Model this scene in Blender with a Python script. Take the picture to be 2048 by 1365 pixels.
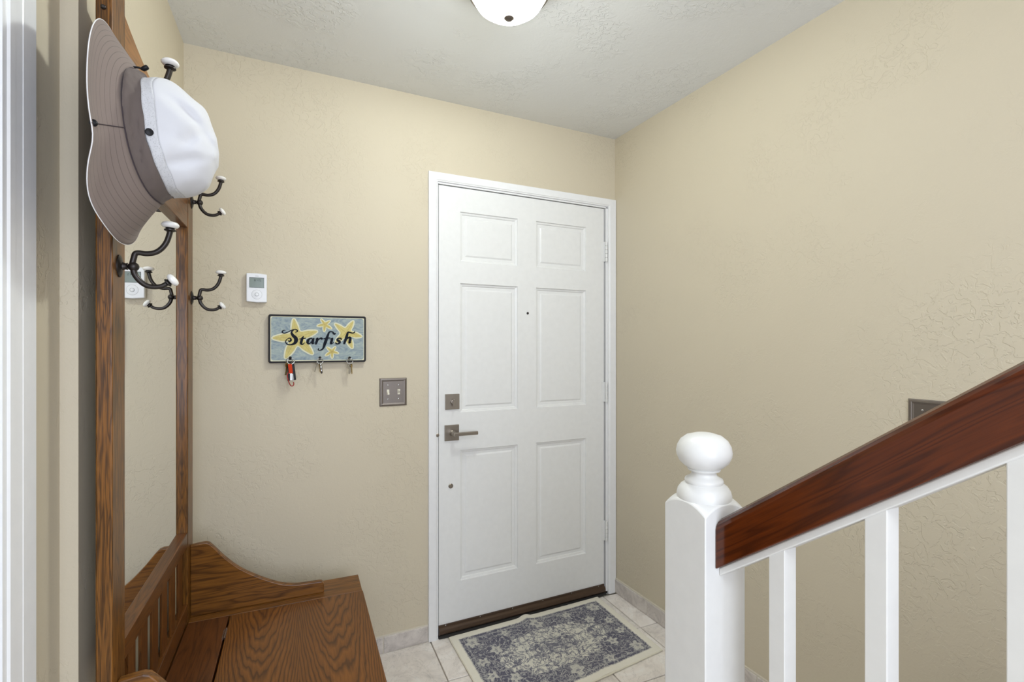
import bpy, bmesh, math, random
from mathutils import Vector, Matrix, noise
for o in list(bpy.data.objects): bpy.data.objects.remove(o)
random.seed(7)
SC = bpy.context.scene; COL = SC.collection
R = math.radians
# ------------------------------------------------------------------ camera
HC = 1.32
cam_d = bpy.data.cameras.new('camera'); cam = bpy.data.objects.new('camera', cam_d); COL.objects.link(cam)
cam.location = (0, 0, HC); cam.rotation_euler = (R(90), 0, R(-25.7))
cam_d.sensor_width = 36; cam_d.lens = 36*987/2048; cam_d.shift_y = 9.5/2048; cam_d.clip_start = 0.02
SC.camera = cam
# ------------------------------------------------------------------ world, lights, exposure
w = bpy.data.worlds.new('world'); SC.world = w; w.use_nodes = True
w.node_tree.nodes['Background'].inputs[0].default_value = (0.75, 0.82, 1, 1)
w.node_tree.nodes['Background'].inputs[1].default_value = 0.6
SC.view_settings.view_transform = 'Standard'; SC.view_settings.look = 'None'
SC.view_settings.gamma = 1; SC.view_settings.use_curve_mapping = False
SC.view_settings.exposure = 0.48
def area(name, loc, rot, sx, sy, e, col):
    d = bpy.data.lights.new(name, 'AREA'); d.shape = 'RECTANGLE'; d.size = sx; d.size_y = sy; d.energy = e; d.color = col
    o = bpy.data.objects.new(name, d); COL.objects.link(o); o.location = loc; o.rotation_euler = [R(a) for a in rot]; return o
area('hall_daylight_fill', (0.35, -1.52, 1.45), (90, 0, 0), 1.5, 1.5, 27, (0.83, 0.92, 1.12))  # unseen fill added behind the camera, standing in for cool daylight
area('hall_overhead_fill', (0.2, -0.75, 2.38), (0, 0, 0), 0.5, 0.5, 11, (0.93, 0.99, 1.05))  # unseen overhead fill added under the hall ceiling, no fixture modelled
LAMP, GLOW = 18.0, 52.0
# ------------------------------------------------------------------ helpers
A = R(2.3)                                   # left wall, hall tree and floor tiles stand 2.3 degrees off the door wall's square
def T2W(x, y): return (x*math.cos(A)+y*math.sin(A), -x*math.sin(A)+y*math.cos(A))
class MB:
    def __init__(s): s.bm = bmesh.new()
    def box(s, x0, x1, y0, y1, z0, z1):
        v = [s.bm.verts.new(p) for p in [(x0,y0,z0),(x1,y0,z0),(x1,y1,z0),(x0,y1,z0),(x0,y0,z1),(x1,y0,z1),(x1,y1,z1),(x0,y1,z1)]]
        for f in [(3,2,1,0),(4,5,6,7),(0,1,5,4),(1,2,6,5),(2,3,7,6),(3,0,4,7)]: s.bm.faces.new([v[i] for i in f])
        return s
    def prism(s, pts, fn0, fn1):
        a = [s.bm.verts.new(fn0(*p)) for p in pts]; b = [s.bm.verts.new(fn1(*p)) for p in pts]; n = len(pts)
        s.bm.faces.new(a); s.bm.faces.new(b[::-1])
        for i in range(n): s.bm.faces.new((a[i], b[i], b[(i+1) % n], a[(i+1) % n]))
        return s
    def lathe(s, prof, o=(0,0,0), d=(0,0,1), n=32, cap=True):
        d = Vector(d).normalized(); u = d.orthogonal().normalized(); v = d.cross(u); o = Vector(o); rings = []
        for r, h in prof:
            if r < 1e-6: rings.append([s.bm.verts.new(o+d*h)])
            else: rings.append([s.bm.verts.new(o+d*h+(u*math.cos(2*math.pi*i/n)+v*math.sin(2*math.pi*i/n))*r) for i in range(n)])
        for a, b in zip(rings, rings[1:]):
            for i in range(n):
                j = (i+1) % n
                if len(a) == 1 and len(b) > 1: s.bm.faces.new((a[0], b[i], b[j]))
                elif len(b) == 1 and len(a) > 1: s.bm.faces.new((a[i], a[j], b[0]))
                elif len(a) > 1: s.bm.faces.new((a[i], a[j], b[j], b[i]))
        if cap:
            if len(rings[0]) > 1: s.bm.faces.new(rings[0][::-1])
            if len(rings[-1]) > 1: s.bm.faces.new(rings[-1])
        return s
    def tube(s, pts, r, n=10, closed=False):
        P = [Vector(p) for p in pts]; rs = r if isinstance(r, (list, tuple)) else [r]*len(P); rings = []; N = len(P); up = None
        for i in range(N):
            if closed: t = P[(i+1) % N]-P[i-1]
            else: t = P[min(i+1, N-1)]-P[max(i-1, 0)]
            t.normalize()
            up = t.orthogonal().normalized() if up is None else (up-t*up.dot(t)).normalized()
            b = t.cross(up)
            rings.append([s.bm.verts.new(P[i]+(up*math.cos(2*math.pi*k/n)+b*math.sin(2*math.pi*k/n))*rs[i]) for k in range(n)])
        for i in range(N if closed else N-1):
            a, c = rings[i], rings[(i+1) % N]
            for k in range(n): s.bm.faces.new((a[k], a[(k+1) % n], c[(k+1) % n], c[k]))
        if not closed: s.bm.faces.new(rings[0][::-1]); s.bm.faces.new(rings[-1])
        return s
    def done(s, name, mat, parent=None, smooth=False, bevel=0, seg=2, label=None, org=None, fix=True):
        if fix: bmesh.ops.recalc_face_normals(s.bm, faces=s.bm.faces)
        me = bpy.data.meshes.new(name); s.bm.to_mesh(me); s.bm.free()
        o = bpy.data.objects.new(name, me); COL.objects.link(o)
        for m in (mat if isinstance(mat, (list, tuple)) else [mat]): me.materials.append(m)
        if smooth:
            for p in me.polygons: p.use_smooth = True
            me.set_sharp_from_angle(angle=R(50))
        if bevel:
            b = o.modifiers.new('bevel', 'BEVEL'); b.width = bevel; b.segments = seg; b.limit_method = 'ANGLE'; b.harden_normals = False
        if parent is not None:
            o.parent = parent
            if 'org' in parent: o.location = [-c for c in parent['org']]
        if label: o['label'] = label
        return o
def spline(P, n=6):
    P = [Vector(p) for p in P]; out = []
    for i in range(len(P)-1):
        p0 = P[max(i-1, 0)]; p1 = P[i]; p2 = P[i+1]; p3 = P[min(i+2, len(P)-1)]
        for k in range(n):
            t = k/n; out.append(0.5*((2*p1)+(p2-p0)*t+(2*p0-5*p1+4*p2-p3)*t*t+(3*p1-p0-3*p2+p3)*t**3))
    return out+[P[-1]]
ORG = {}
def thing(name, label, cat, org=(0,0,0), frame='W', group=None):
    """Empty at the thing's base. Parts are written in the room frame (or the tilted frame 'T') and shifted back by the base point."""
    o = bpy.data.objects.new(name, None); COL.objects.link(o); o.empty_display_size = 0.05
    if frame == 'T':
        X, Y = T2W(org[0], org[1]); o.location = (X, Y, org[2]); o.rotation_euler = (0, 0, -A)
    else: o.location = org
    o['org'] = list(org)
    if label: o['label'] = label
    if cat: o['category'] = cat
    if group: o['group'] = group
    return o
def struct(o, frame='W'):
    o['kind'] = 'structure'
    if frame == 'T': o.rotation_euler = (0, 0, -A)
    return o
# ------------------------------------------------------------------ materials
def srgb(r, g, b):
    f = lambda c: (c/255/12.92) if c/255 <= 0.04045 else ((c/255+0.055)/1.055)**2.4
    return (f(r), f(g), f(b), 1)
class NT:
    def __init__(s, name):
        s.m = bpy.data.materials.new(name); s.m.use_nodes = True; s.t = s.m.node_tree; s.b = s.t.nodes['Principled BSDF']; s._c = None
    def n(s, ty, **k):
        nd = s.t.nodes.new(ty)
        for a, v in k.items():
            if a in nd.inputs.keys(): 
                if hasattr(v, 'is_output'): s.t.links.new(v, nd.inputs[a])
                else: nd.inputs[a].default_value = v
            else: setattr(nd, a, v)
        return nd
    def obj(s):
        if s._c is None: s._c = s.n('ShaderNodeTexCoord').outputs['Object']
        return s._c
    def map(s, scale=(1,1,1), loc=(0,0,0), rot=(0,0,0), vec=None):
        m = s.n('ShaderNodeMapping'); s.t.links.new(vec or s.obj(), m.inputs['Vector'])
        m.inputs['Scale'].default_value = scale; m.inputs['Location'].default_value = loc; m.inputs['Rotation'].default_value = rot
        return m.outputs[0]
    def noise(s, vec, scale, detail=3, rough=0.5, dist=0):
        x = s.n('ShaderNodeTexNoise'); s.t.links.new(vec, x.inputs['Vector'])
        x.inputs['Scale'].default_value = scale; x.inputs['Detail'].default_value = detail; x.inputs['Roughness'].default_value = rough; x.inputs['Distortion'].default_value = dist
        return x.outputs['Fac']
    def math(s, op, a, b=0.0, c=None):
        m = s.n('ShaderNodeMath', operation=op)
        for i, v in enumerate([a, b] + ([c] if c is not None else [])):
            if hasattr(v, 'is_output'): s.t.links.new(v, m.inputs[i])
            else: m.inputs[i].default_value = v
        return m.outputs[0]
    def ramp(s, fac, stops, interp='LINEAR'):
        r = s.n('ShaderNodeValToRGB'); s.t.links.new(fac, r.inputs[0]); e = r.color_ramp; e.interpolation = interp
        while len(e.elements) < len(stops): e.elements.new(0.5)
        for el, (p, c) in zip(e.elements, stops): el.position = p; el.color = c if len(c) == 4 else (*c, 1)
        return r.outputs[0]
    def mix(s, fac, a, b, mode='MIX'):
        m = s.n('ShaderNodeMix', data_type='RGBA', blend_type=mode)
        for i, v in ((0, fac), (6, a), (7, b)):
            if hasattr(v, 'is_output'): s.t.links.new(v, m.inputs[i])
            else: m.inputs[i].default_value = v
        return m.outputs[2]
    def set(s, **k):
        for a, v in k.items():
            i = s.b.inputs[a.replace('_', ' ')]
            if hasattr(v, 'is_output'): s.t.links.new(v, i)
            else: i.default_value = v
        return s
    def bump(s, h, strength, dist):
        b = s.n('ShaderNodeBump'); b.inputs['Strength'].default_value = strength; b.inputs['Distance'].default_value = dist
        s.t.links.new(h, b.inputs['Height']); s.t.links.new(b.outputs[0], s.b.inputs['Normal']); return s
g = lambda v: (v, v, v, 1)
def plain(name, col, rough=0.5, metal=0.0, bump=None, spec=0.5, coat=0.0):
    t = NT(name); c = t.noise(t.obj(), 40, 2)
    dark = tuple(x*0.93 for x in col[:3])+(1,)
    t.set(Base_Color=t.mix(c, dark, col), Roughness=rough, Metallic=metal)
    t.b.inputs['Specular IOR Level'].default_value = spec; t.b.inputs['Coat Weight'].default_value = coat
    if bump: t.bump(t.noise(t.obj(), bump[0], 3), bump[1], bump[2])
    return t.m
def plaster(name, col, ridge=1.0, rough=0.62):
    t = NT(name); v = t.obj()
    fine = t.noise(v, 150, 2, 0.6)
    n1 = t.noise(v, 40, 3, 0.55, 0.9)
    line = t.math('SUBTRACT', 1.0, t.math('MULTIPLY', t.math('ABSOLUTE', t.math('SUBTRACT', n1, 0.5)), 28.0))
    line = t.math('MAXIMUM', line, 0.0)
    msk = t.ramp(t.noise(v, 3.2, 3, 0.6), [(0.46, g(0.05)), (0.62, g(1))])
    step = t.ramp(n1, [(0.5, g(0)), (0.53, g(1))])
    h = t.math('ADD', t.math('MULTIPLY', fine, 0.25), t.math('MULTIPLY', t.math('MULTIPLY', t.math('ADD', line, step), msk), 0.8*ridge))
    h = t.math('ADD', h, t.math('MULTIPLY', t.noise(v, 9, 2), 1.0))
    t.set(Base_Color=t.mix(t.noise(v, 2.0, 3), tuple(c*0.96 for c in col[:3])+(1,), col), Roughness=rough)
    t.bump(h, 0.55, 0.0019)
    return t.m
def oak(name, ax=2, light=(168,112,58), dark=(88,50,20), k=1.0, cathedral=None, pores=1.0, gloss=0.32, off=0.0, rot=(0,0,0)):
    t = NT(name); v = t.obj()
    sc = [1.0, 1.0, 1.0]; sc[ax] = 0.07
    v = t.map((1,1,1), rot=rot) if any(rot) else v
    st = t.map(tuple(sc), loc=(off, off*1.7, off*2.3), vec=v)
    big = t.noise(st, 14*k, 3, 0.5, 0.6)
    sc2 = [1.0, 1.0, 1.0]; sc2[ax] = 0.035
    st2 = t.map(tuple(sc2), loc=(off, off, off), vec=v); fine = t.noise(st2, 330, 2, 0.7)
    if cathedral:                                  # flat-sawn board: nested V figures
        cx, half, ucoord, vcoord, kk = cathedral
        sp = t.n('ShaderNodeSeparateXYZ'); t.t.links.new(v, sp.inputs[0])
        u = t.math('SUBTRACT', t.math('ABSOLUTE', t.math('SUBTRACT', sp.outputs[ucoord], cx)), half) if half else t.math('SUBTRACT', sp.outputs[ucoord], cx)
        wob = t.noise(t.map((1, 0.16, 1) if vcoord == 1 else (0.16, 1, 1)), 15, 3, 0.55)
        ph = t.math('SUBTRACT', t.math('MULTIPLY', sp.outputs[vcoord], 12.0), t.math('MULTIPLY', t.math('MULTIPLY', u, u), kk))
        ph = t.math('ADD', ph, t.math('MULTIPLY', wob, 5.0))
    else: ph = t.math('MULTIPLY', big, 13.0)
    fr = t.math('FRACT', ph)
    ring = t.ramp(fr, [(0.0, g(0.05)), (0.14, g(0.7)), (0.6, g(1)), (0.88, g(0.5)), (1.0, g(0.05))])
    pore = t.ramp(fine, [(0.36, g(0)), (0.54, g(1))])
    f = t.math('MULTIPLY', t.math('ADD', t.math('MULTIPLY', ring, 0.62), 0.38), t.math('ADD', t.math('MULTIPLY', pore, 0.45*pores), 1-0.45*pores))
    f = t.math('MULTIPLY', f, t.math('ADD', 0.72, t.math('MULTIPLY', t.noise(st, 5, 2), 0.5)))
    t.set(Base_Color=t.ramp(f, [(0.08, srgb(*dark)), (0.55, srgb(*[(a+b)/2 for a, b in zip(dark, light)])), (1.0, srgb(*light))]), Roughness=gloss)
    t.b.inputs['Coat Weight'].default_value = 0.04; t.b.inputs['Specular IOR Level'].default_value = 0.32
    t.bump(f, 0.15, 0.0004)
    return t.m
M = {}
M['wall'] = plaster('wall_paint', srgb(205, 194, 171))
M['ceil'] = plaster('ceiling_paint', srgb(230, 231, 229), 2.2, 0.8)
M['white'] = plain('white_paint', srgb(232, 232, 230), 0.32, bump=(25, 0.06, 0.001))
M['trim'] = plain('white_trim_paint', srgb(236, 236, 236), 0.30, bump=(30, 0.05, 0.001))
M['oakpost'] = oak('oak_post', 2, (130,84,32), (48,29,10), 2.4, pores=1.35)
M['oakrail'] = oak('oak_rail', 1, (114,69,27), (58,34,14), 1.6, pores=0.6)
M['oakslat'] = oak('oak_slat', 2, (114,69,27), (54,30,12), 1.6, pores=0.7)
M['oakbase'] = oak('oak_seat', 1, (104,60,26), (56,31,14), 1.3, pores=0.6)
M['oaklid'] = oak('oak_lid', 1, (128,79,30), (46,25,10), 1.0, cathedral=(0.003, 0.105, 0, 1, 760.0), pores=0.4)
M['oakarm'] = oak('oak_arm', 0, (130,84,33), (54,31,12), 1.0, pores=0.6, off=3.1)
M['oakcrest'] = oak('oak_crest', 1, (150,100,48), (84,52,22), 1.2, pores=0.7)
M['cherry'] = oak('stained_handrail_wood', 1, (98,44,14), (48,20,9), 1.2, pores=0.4, gloss=0.16, rot=(R(36.5),0,0))
M['iron'] = plain('oiled_bronze', srgb(56, 51, 48), 0.36, 0.6)
M['porcelain'] = plain('white_porcelain', srgb(238, 236, 232), 0.12, coat=0.6)
M['nickel'] = plain('brushed_nickel', srgb(160, 152, 142), 0.34, 1.0)
M['pewter'] = plain('pewter_plate', srgb(128, 120, 113), 0.42, 0.9)
M['steel'] = plain('steel', srgb(190, 190, 188), 0.25, 1.0)
M['bronze'] = plain('dark_bronze_sweep', srgb(78, 60, 46), 0.3, 0.3)
M['rubber'] = plain('black_rubber', srgb(30, 28, 27), 0.7)
M['dark'] = plain('dark_gap', srgb(26, 25, 24), 0.9)
M['ivory'] = plain('ivory_plastic', srgb(232, 226, 208), 0.3)
M['plastic'] = plain('white_plastic', srgb(235, 236, 238), 0.35)
M['lcd'] = plain('lcd_screen', srgb(116, 128, 116), 0.2)
M['ink'] = plain('lcd_segments', srgb(62, 70, 62), 0.4)
M['greyprint'] = plain('grey_print', srgb(170, 170, 172), 0.5)
t = NT('mirror_glass'); t.set(Base_Color=(0.93, 0.94, 0.93, 1), Metallic=1.0, Roughness=0.004); M['mirror'] = t.m
t = NT('frosted_lit_glass'); nt = t.t; nt.nodes.remove(t.b)
em = nt.nodes.new('ShaderNodeEmission'); em.inputs[0].default_value = (0.93, 0.99, 0.96, 1); em.inputs[1].default_value = GLOW
tp = nt.nodes.new('ShaderNodeBsdfTransparent'); mx = nt.nodes.new('ShaderNodeMixShader'); mx.inputs[0].default_value = 0.45
nt.links.new(em.outputs[0], mx.inputs[1]); nt.links.new(tp.outputs[0], mx.inputs[2]); nt.links.new(mx.outputs[0], nt.nodes['Material Output'].inputs[0]); M['bulb'] = t.m
def tile_mat(name, c1, c2, c3, seed):
    t = NT(name); rnd = t.n('ShaderNodeObjectInfo').outputs['Random']
    vv = t.n('ShaderNodeVectorMath', operation='ADD'); t.t.links.new(t.obj(), vv.inputs[0])
    cmb = t.n('ShaderNodeCombineXYZ'); t.t.links.new(t.math('MULTIPLY', rnd, 37.0+seed), cmb.inputs[0]); t.t.links.new(t.math('MULTIPLY', rnd, 11.0), cmb.inputs[2])
    t.t.links.new(cmb.outputs[0], vv.inputs[1]); v = vv.outputs[0]
    a = t.noise(v, 9, 5, 0.6, 1.2)
    col = t.ramp(a, [(0.3, c1), (0.5, c2), (0.68, c3)])
    vein = t.ramp(t.math('ABSOLUTE', t.math('SUBTRACT', t.noise(v, 7, 5, 0.65, 2.0), 0.5)), [(0.0, g(0.82)), (0.018, g(1))])
    col = t.mix(1.0, col, vein, 'MULTIPLY')
    sp = t.math('ADD', 0.94, t.math('MULTIPLY', rnd, 0.1)); sc = t.n('ShaderNodeCombineColor')
    for i in range(3): t.t.links.new(sp, sc.inputs[i])
    t.set(Base_Color=t.mix(1.0, col, sc.outputs[0], 'MULTIPLY'), Roughness=0.35)
    t.bump(a, 0.2, 0.001); return t.m
M['tile'] = tile_mat('marbled_floor_tile', srgb(212,204,196), srgb(234,226,217), srgb(241,236,229), 1)
M['basetile'] = tile_mat('marbled_base_tile', srgb(176,168,162), srgb(202,194,187), srgb(218,211,202), 5)
M['grout'] = plain('pale_grout', srgb(214, 206, 190), 0.9)
# ================================================================== the setting
CZ = 2.43; YW = 2.15; XR = 1.649
struct(MB().box(-1.3, XR+0.1, -1.7, YW+0.12, -0.12, -0.012).done('floor', M['grout']))
floor = bpy.data.objects['floor']
P0 = 0.3085; GR = 0.005
tile_me = {}
def tile_mesh(sx, sy):
    k = (round(sx, 4), round(sy, 4))
    if k not in tile_me:
        m = MB(); m.box(0, sx, 0, sy, -0.012, 0.0); bmesh.ops.recalc_face_normals(m.bm, faces=m.bm.faces)
        top = [e for e in m.bm.edges if all(abs(v.co.z) < 1e-6 for v in e.verts)]
        bmesh.ops.bevel(m.bm, geom=top, offset=0.0016, segments=1, affect='EDGES')
        me = bpy.data.meshes.new('tile'); m.bm.to_mesh(me); m.bm.free(); me.materials.append(M['tile']); tile_me[k] = me
    return tile_me[k]
X0 = 1.4709; Y0 = 1.883
for i in range(-6, 1):
    for j in range(-6, 1):
        xa = X0+i*0.31; ya = Y0+j*0.31
        sx = 0.31-GR; sy = 0.31-GR
        if i == 0: sx = 0.26
        if j == 0: sy = 0.31-GR
        xw, yw = T2W(xa+GR/2, ya+GR/2)
        if xw > XR-0.02: continue
        o = bpy.data.objects.new('tile', tile_mesh(sx, sy)); COL.objects.link(o); o.parent = floor
        o.location = (xw, yw, 0); o.rotation_euler = (0, 0, -A)
# door wall with its opening
wf = MB(); wf.box(-0.6, 0.660, YW, YW+0.12, 0, CZ); wf.box(1.600, XR+0.1, YW, YW+0.12, 0, CZ); wf.box(0.660, 1.600, YW, YW+0.12, 2.062, CZ)
struct(wf.done('wall_front', M['wall']))
struct(MB().box(XR, XR+0.1, -1.7, YW, 0, CZ).done('wall_right', M['wall']))
# back wall, behind the camera, with an unseen window opening added for the daylight fill
wb = MB(); wb.box(-1.3, -0.4, -1.7, -1.6, 0, CZ); wb.box(1.1, XR+0.1, -1.7, -1.6, 0, CZ); wb.box(-0.4, 1.1, -1.7, -1.6, 0, 0.7); wb.box(-0.4, 1.1, -1.7, -1.6, 2.2, CZ)
struct(wb.done('wall_back', M['wall']))
pl = [(-0.414,-1.75),(-0.414,0.10),(-0.60,0.10),(-0.60,-1.75)]
pl2 = [(-0.414,1.005),(-0.414,1.195),(-0.386,1.195),(-0.386,2.24),(-0.60,2.24),(-0.60,1.005)]
wl = MB()
for q in (pl, pl2): wl.prism(q, lambda x, y: (x, y, 0), lambda x, y: (x, y, CZ))
wl.box(-0.60, -0.414, 0.10, 1.005, 2.062, CZ)
struct(wl.done('wall_left', M['wall']), 'T')
struct(MB().box(-1.3, XR+0.1, -1.75, YW+0.12, CZ, CZ+0.1).done('ceiling', M['ceil']))
# side doorway in the left wall: moulded casing and closed slab
d2 = MB(); d2.box(-0.47, -0.432, 0.12, 0.985, 0.008, 2.04); d2 = struct(d2.done('door_2', M['trim'], bevel=0.002), 'T')
t1 = MB()
prof = [(0.0,0.0),(0.0,0.012),(0.003,0.014),(0.042,0.0135),(0.044,0.0125),(0.062,0.0115),(0.064,0.0125),(0.078,0.012),(0.081,0.009),(0.092,0.0085),(0.092,0.0)]
for s, y0 in ((-1, 1.070), (1, 0.01)):
    t1.prism(prof, lambda a, b, y0=y0, s=s: (-0.414+b, y0+s*a, 0), lambda a, b, y0=y0, s=s: (-0.414+b, y0+s*a, 2.13))
t1.box(-0.414, -0.401, 0.01, 1.070, 2.045, 2.13); t1.box(-0.60, -0.414, 1.0, 1.006, 0, 2.05); t1.box(-0.60, -0.414, 0.10, 0.106, 0, 2.05)
struct(t1.done('trim_2', M['trim']), 'T')
# ---- entry door: slab with six recessed panels
door = MB()
xs = [0.669, 0.772, 1.068, 1.170, 1.466, 1.579]; zs = [0.050, 0.236, 0.838, 1.012, 1.609, 1.708, 1.939, 2.048]; YD = YW+0.004
for i in range(5):
    for j in range(7):
        if i in (1, 3) and j in (1, 3, 5): continue
        f = [door.bm.verts.new(p) for p in [(xs[i],YD,zs[j]),(xs[i+1],YD,zs[j]),(xs[i+1],YD,zs[j+1]),(xs[i],YD,zs[j+1])]]
        door.bm.faces.new(f)
bmesh.ops.remove_doubles(door.bm, verts=door.bm.verts, dist=1e-5)
door.box(xs[0], xs[-1], YD+0.02, YD+0.044, zs[0], zs[-1])
for a, b, c, d_ in ((xs[0], xs[0], zs[0], zs[-1]), (xs[-1], xs[-1], zs[0], zs[-1])):
    door.bm.faces.new([door.bm.verts.new(p) for p in [(a,YD,c),(a,YD+0.03,c),(a,YD+0.03,d_),(a,YD,d_)]])
for z in (zs[0], zs[-1]): door.bm.faces.new([door.bm.verts.new(p) for p in [(xs[0],YD,z),(xs[-1],YD,z),(xs[-1],YD+0.03,z),(xs[0],YD+0.03,z)]])
door = door.done('door_1', M['white'], fix=False); struct(door)
door['org'] = [0, 0, 0]
for i in (1, 3):
    for j in (1, 3, 5):
        p = MB(); prev = None
        for off, dep in [(0,0),(0.003,0.006),(0.010,0.008),(0.013,0.012),(0.026,0.0125),(0.032,0.0085),(0.034,0.008)]:
            v = [p.bm.verts.new(q) for q in [(xs[i]+off,YD+dep,zs[j]+off),(xs[i+1]-off,YD+dep,zs[j]+off),(xs[i+1]-off,YD+dep,zs[j+1]-off),(xs[i]+off,YD+dep,zs[j+1]-off)]]
            if prev:
                for k in range(4): p.bm.faces.new((prev[k], prev[(k+1)%4], v[(k+1)%4], v[k]))
            prev = v
        p.bm.faces.new(prev); p.done('panel', M['white'], door, fix=False)
def plate(m, cx, cz, w_, h_, y0, y1, b=0.002):
    m.prism([(cx-w_/2,cz-h_/2),(cx+w_/2,cz-h_/2),(cx+w_/2,cz+h_/2),(cx-w_/2,cz+h_/2)], lambda x, z: (x, y0, z), lambda x, z: (x, y1, z)); return m
# deadbolt
db = plate(MB(), 0.732, 1.064, 0.068, 0.070, YD, YD-0.007).done('deadbolt', M['nickel'], door, bevel=0.0015, label='square nickel deadbolt plate with thumb turn')
MB().lathe([(0.011,0),(0.011,0.010),(0.009,0.012)], (0.732,YD-0.007,1.064), (0,-1,0), 20).box(0.7285, 0.7355, YD-0.034, YD-0.016, 1.046, 1.078).done('thumb_turn', M['nickel'], db, bevel=0.001)
lv = plate(MB(), 0.7295, 0.9225, 0.068, 0.072, YD, YD-0.008).done('lever_handle', M['nickel'], door, bevel=0.0015, label='nickel lever on a square plate')
MB().lathe([(0.013,0),(0.013,0.012),(0.0105,0.014),(0.0105,0.045),(0.009,0.048)], (0.729,YD-0.008,0.9225), (0,-1,0), 24).done('spindle', M['nickel'], lv, smooth=True)
MB().box(0.722, 0.838, YD-0.060, YD-0.046, 0.9145, 0.9300).done('lever', M['nickel'], lv, bevel=0.003)
MB().lathe([(0.011,0),(0.011,0.003),(0.009,0.005),(0,0.0055)], (0.7258,YD,0.679), (0,-1,0), 24).done('bolt_cap', M['nickel'], door, label='small round nickel cap')
MB().lathe([(0.006,0),(0.006,0.002),(0.003,0.003),(0,0.0025)], (1.1219,YD,1.480), (0,-1,0), 20).done('peephole', M['iron'], door)
# hinges painted white
for zc in (1.820, 1.074, 0.336):
    h = MB(); 
    for k in range(5):
        z0 = zc-0.052+k*0.021; h.lathe([(0.0065,0),(0.0065,0.0180)], (1.5885, YW-0.006, z0), (0,0,1), 14)
    h.lathe([(0.0028,0),(0.0028,0.113)], (1.5885, YW-0.006, zc-0.056), (0,0,1), 10)
    h.box(1.566, 1.586, YD-0.002, YD+0.001, zc-0.052, zc+0.053)
    h.done('hinge', M['white'], door, smooth=True)
# sweep
sw = MB(); sw.prism([(0,0.054),(-0.006,0.054),(-0.007,0.045),(-0.012,0.043),(-0.017,0.037),(-0.0185,0.028),(-0.017,0.019),(-0.010,0.012),(0,0.011)], lambda y, z: (0.667, YD+y, z), lambda y, z: (1.577, YD+y, z))
sw = sw.done('door_sweep', M['bronze'], door, smooth=True, label='dark bronze sweep along the door bottom')
for k in range(6):
    x = 0.70+k*0.168; MB().lathe([(0.003,0),(0.003,0.001),(0,0.002)], (x,YD-0.0065,0.051), (0,-1,0), 8).done('screw', M['steel'], sw)
rs = MB(); prev = None
for k in range(70):
    x = 0.665+k*0.0133; a = 0.004*noise.noise(Vector((x*22, 0, 0))); v = [rs.bm.verts.new(p) for p in [(x,YD-0.002,0.013),(x,YD-0.014+a,0.010),(x,YD-0.021+a*1.5,0.0045),(x,YD-0.019+a*1.5,0.001),(x,YD,0.001)]]
    if prev:
        for q in range(4): rs.bm.faces.new((prev[q], v[q], v[q+1], prev[q+1]))
    prev = v
rs.done('rubber_seal', M['rubber'], door, smooth=True)
struct(MB().box(0.662, 1.60, YW-0.002, YW+0.12, 0.0, 0.016).done('trim_3', M['bronze'], bevel=0.002))   # threshold
# casing and jamb
cs = MB()
def casing(p):   # p: profile offsets across, proud
    pass
c_out = (0.618, 1.6475, 2.100); c_in = (0.660, 1.599, 2.0605); pr = 0.013
pts_o = [(c_out[0],0),(c_out[0],c_out[2]),(c_out[1],c_out[2]),(c_out[1],0)]; pts_i = [(c_in[0],0),(c_in[0],c_in[2]),(c_in[1],c_in[2]),(c_in[1],0)]
prev = None; loops = []
for fr, dep in [(0,0),(0,pr-0.002),(0.05,pr),(0.80,pr),(0.90,pr-0.003),(1.0,pr-0.0035),(1.0,-0.001)]:
    loops.append([cs.bm.verts.new((o_[0]+(i_[0]-o_[0])*fr, YW-dep, o_[1]+(i_[1]-o_[1])*fr)) for o_, i_ in zip(pts_o, pts_i)])
for a, b in zip(loops, loops[1:]):
    for k in range(3): cs.bm.faces.new((a[k], a[k+1], b[k+1], b[k]))
tr = struct(cs.done('trim_1', M['trim']))
tr['org'] = [0, 0, 0]
j = MB(); j.box(0.655, 0.6645, YW-0.002, YW+0.11, 0, 2.056); j.box(1.5875, 1.602, YW-0.002, YW+0.11, 0, 2.056); j.box(0.655, 1.602, YW-0.002, YW+0.11, 2.052, 2.066)
j.done('jamb', M['trim'], tr)
g_ = MB(); g_.box(0.6645, 0.672, YD+0.028, YD+0.06, 0.02, 2.052); g_.box(1.575, 1.5875, YD+0.028, YD+0.06, 0.02, 2.052); g_.box(0.6645, 1.5875, YD+0.028, YD+0.06, 2.044, 2.052)
g_.done('weatherstrip', M['rubber'], tr)
MB().lathe([(0.008,0),(0.008,0.0015),(0.006,0.003)], (0.659,YW-0.0105,0.918), (0,-1,0), 20).done('strike_plate', M['nickel'], tr)
# tiled baseboards: each tile its own piece
def base_tiles(name, x0, x1, fn, first, frame='W'):
    m = MB(); c = [fn(x0, 0), fn(x1, 0)]
    b = MB(); b.box(min(fn(x0,0)[0], fn(x1,0.0065)[0]), max(fn(x0,0)[0], fn(x1,0.0065)[0]), min(fn(x0,0)[1], fn(x1,0.0065)[1]), max(fn(x0,0)[1], fn(x1,0.0065)[1]), 0, 0.077)
    base = struct(b.done(name, M['grout']), frame); base['org'] = [0,0,0]
    a = x0; e = first
    while a < x1-0.005:
        e = min(e, x1); q = fn(a+0.002, 0.0); r = fn(e-0.002, 0.0095)
        MB().box(min(q[0],r[0]), max(q[0],r[0]), min(q[1],r[1]), max(q[1],r[1]), 0.002, 0.0705).done('tile', M['basetile'], base, bevel=0.0015, seg=1)
        a = e; e = a+0.305
base_tiles('baseboard_front', -0.28, 0.6175, lambda s, d: (s, YW-d), 0.115)
base_tiles('baseboard_right', 0.0, 3.6, lambda s, d: (XR-d, YW-s), 0.262)
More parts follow.
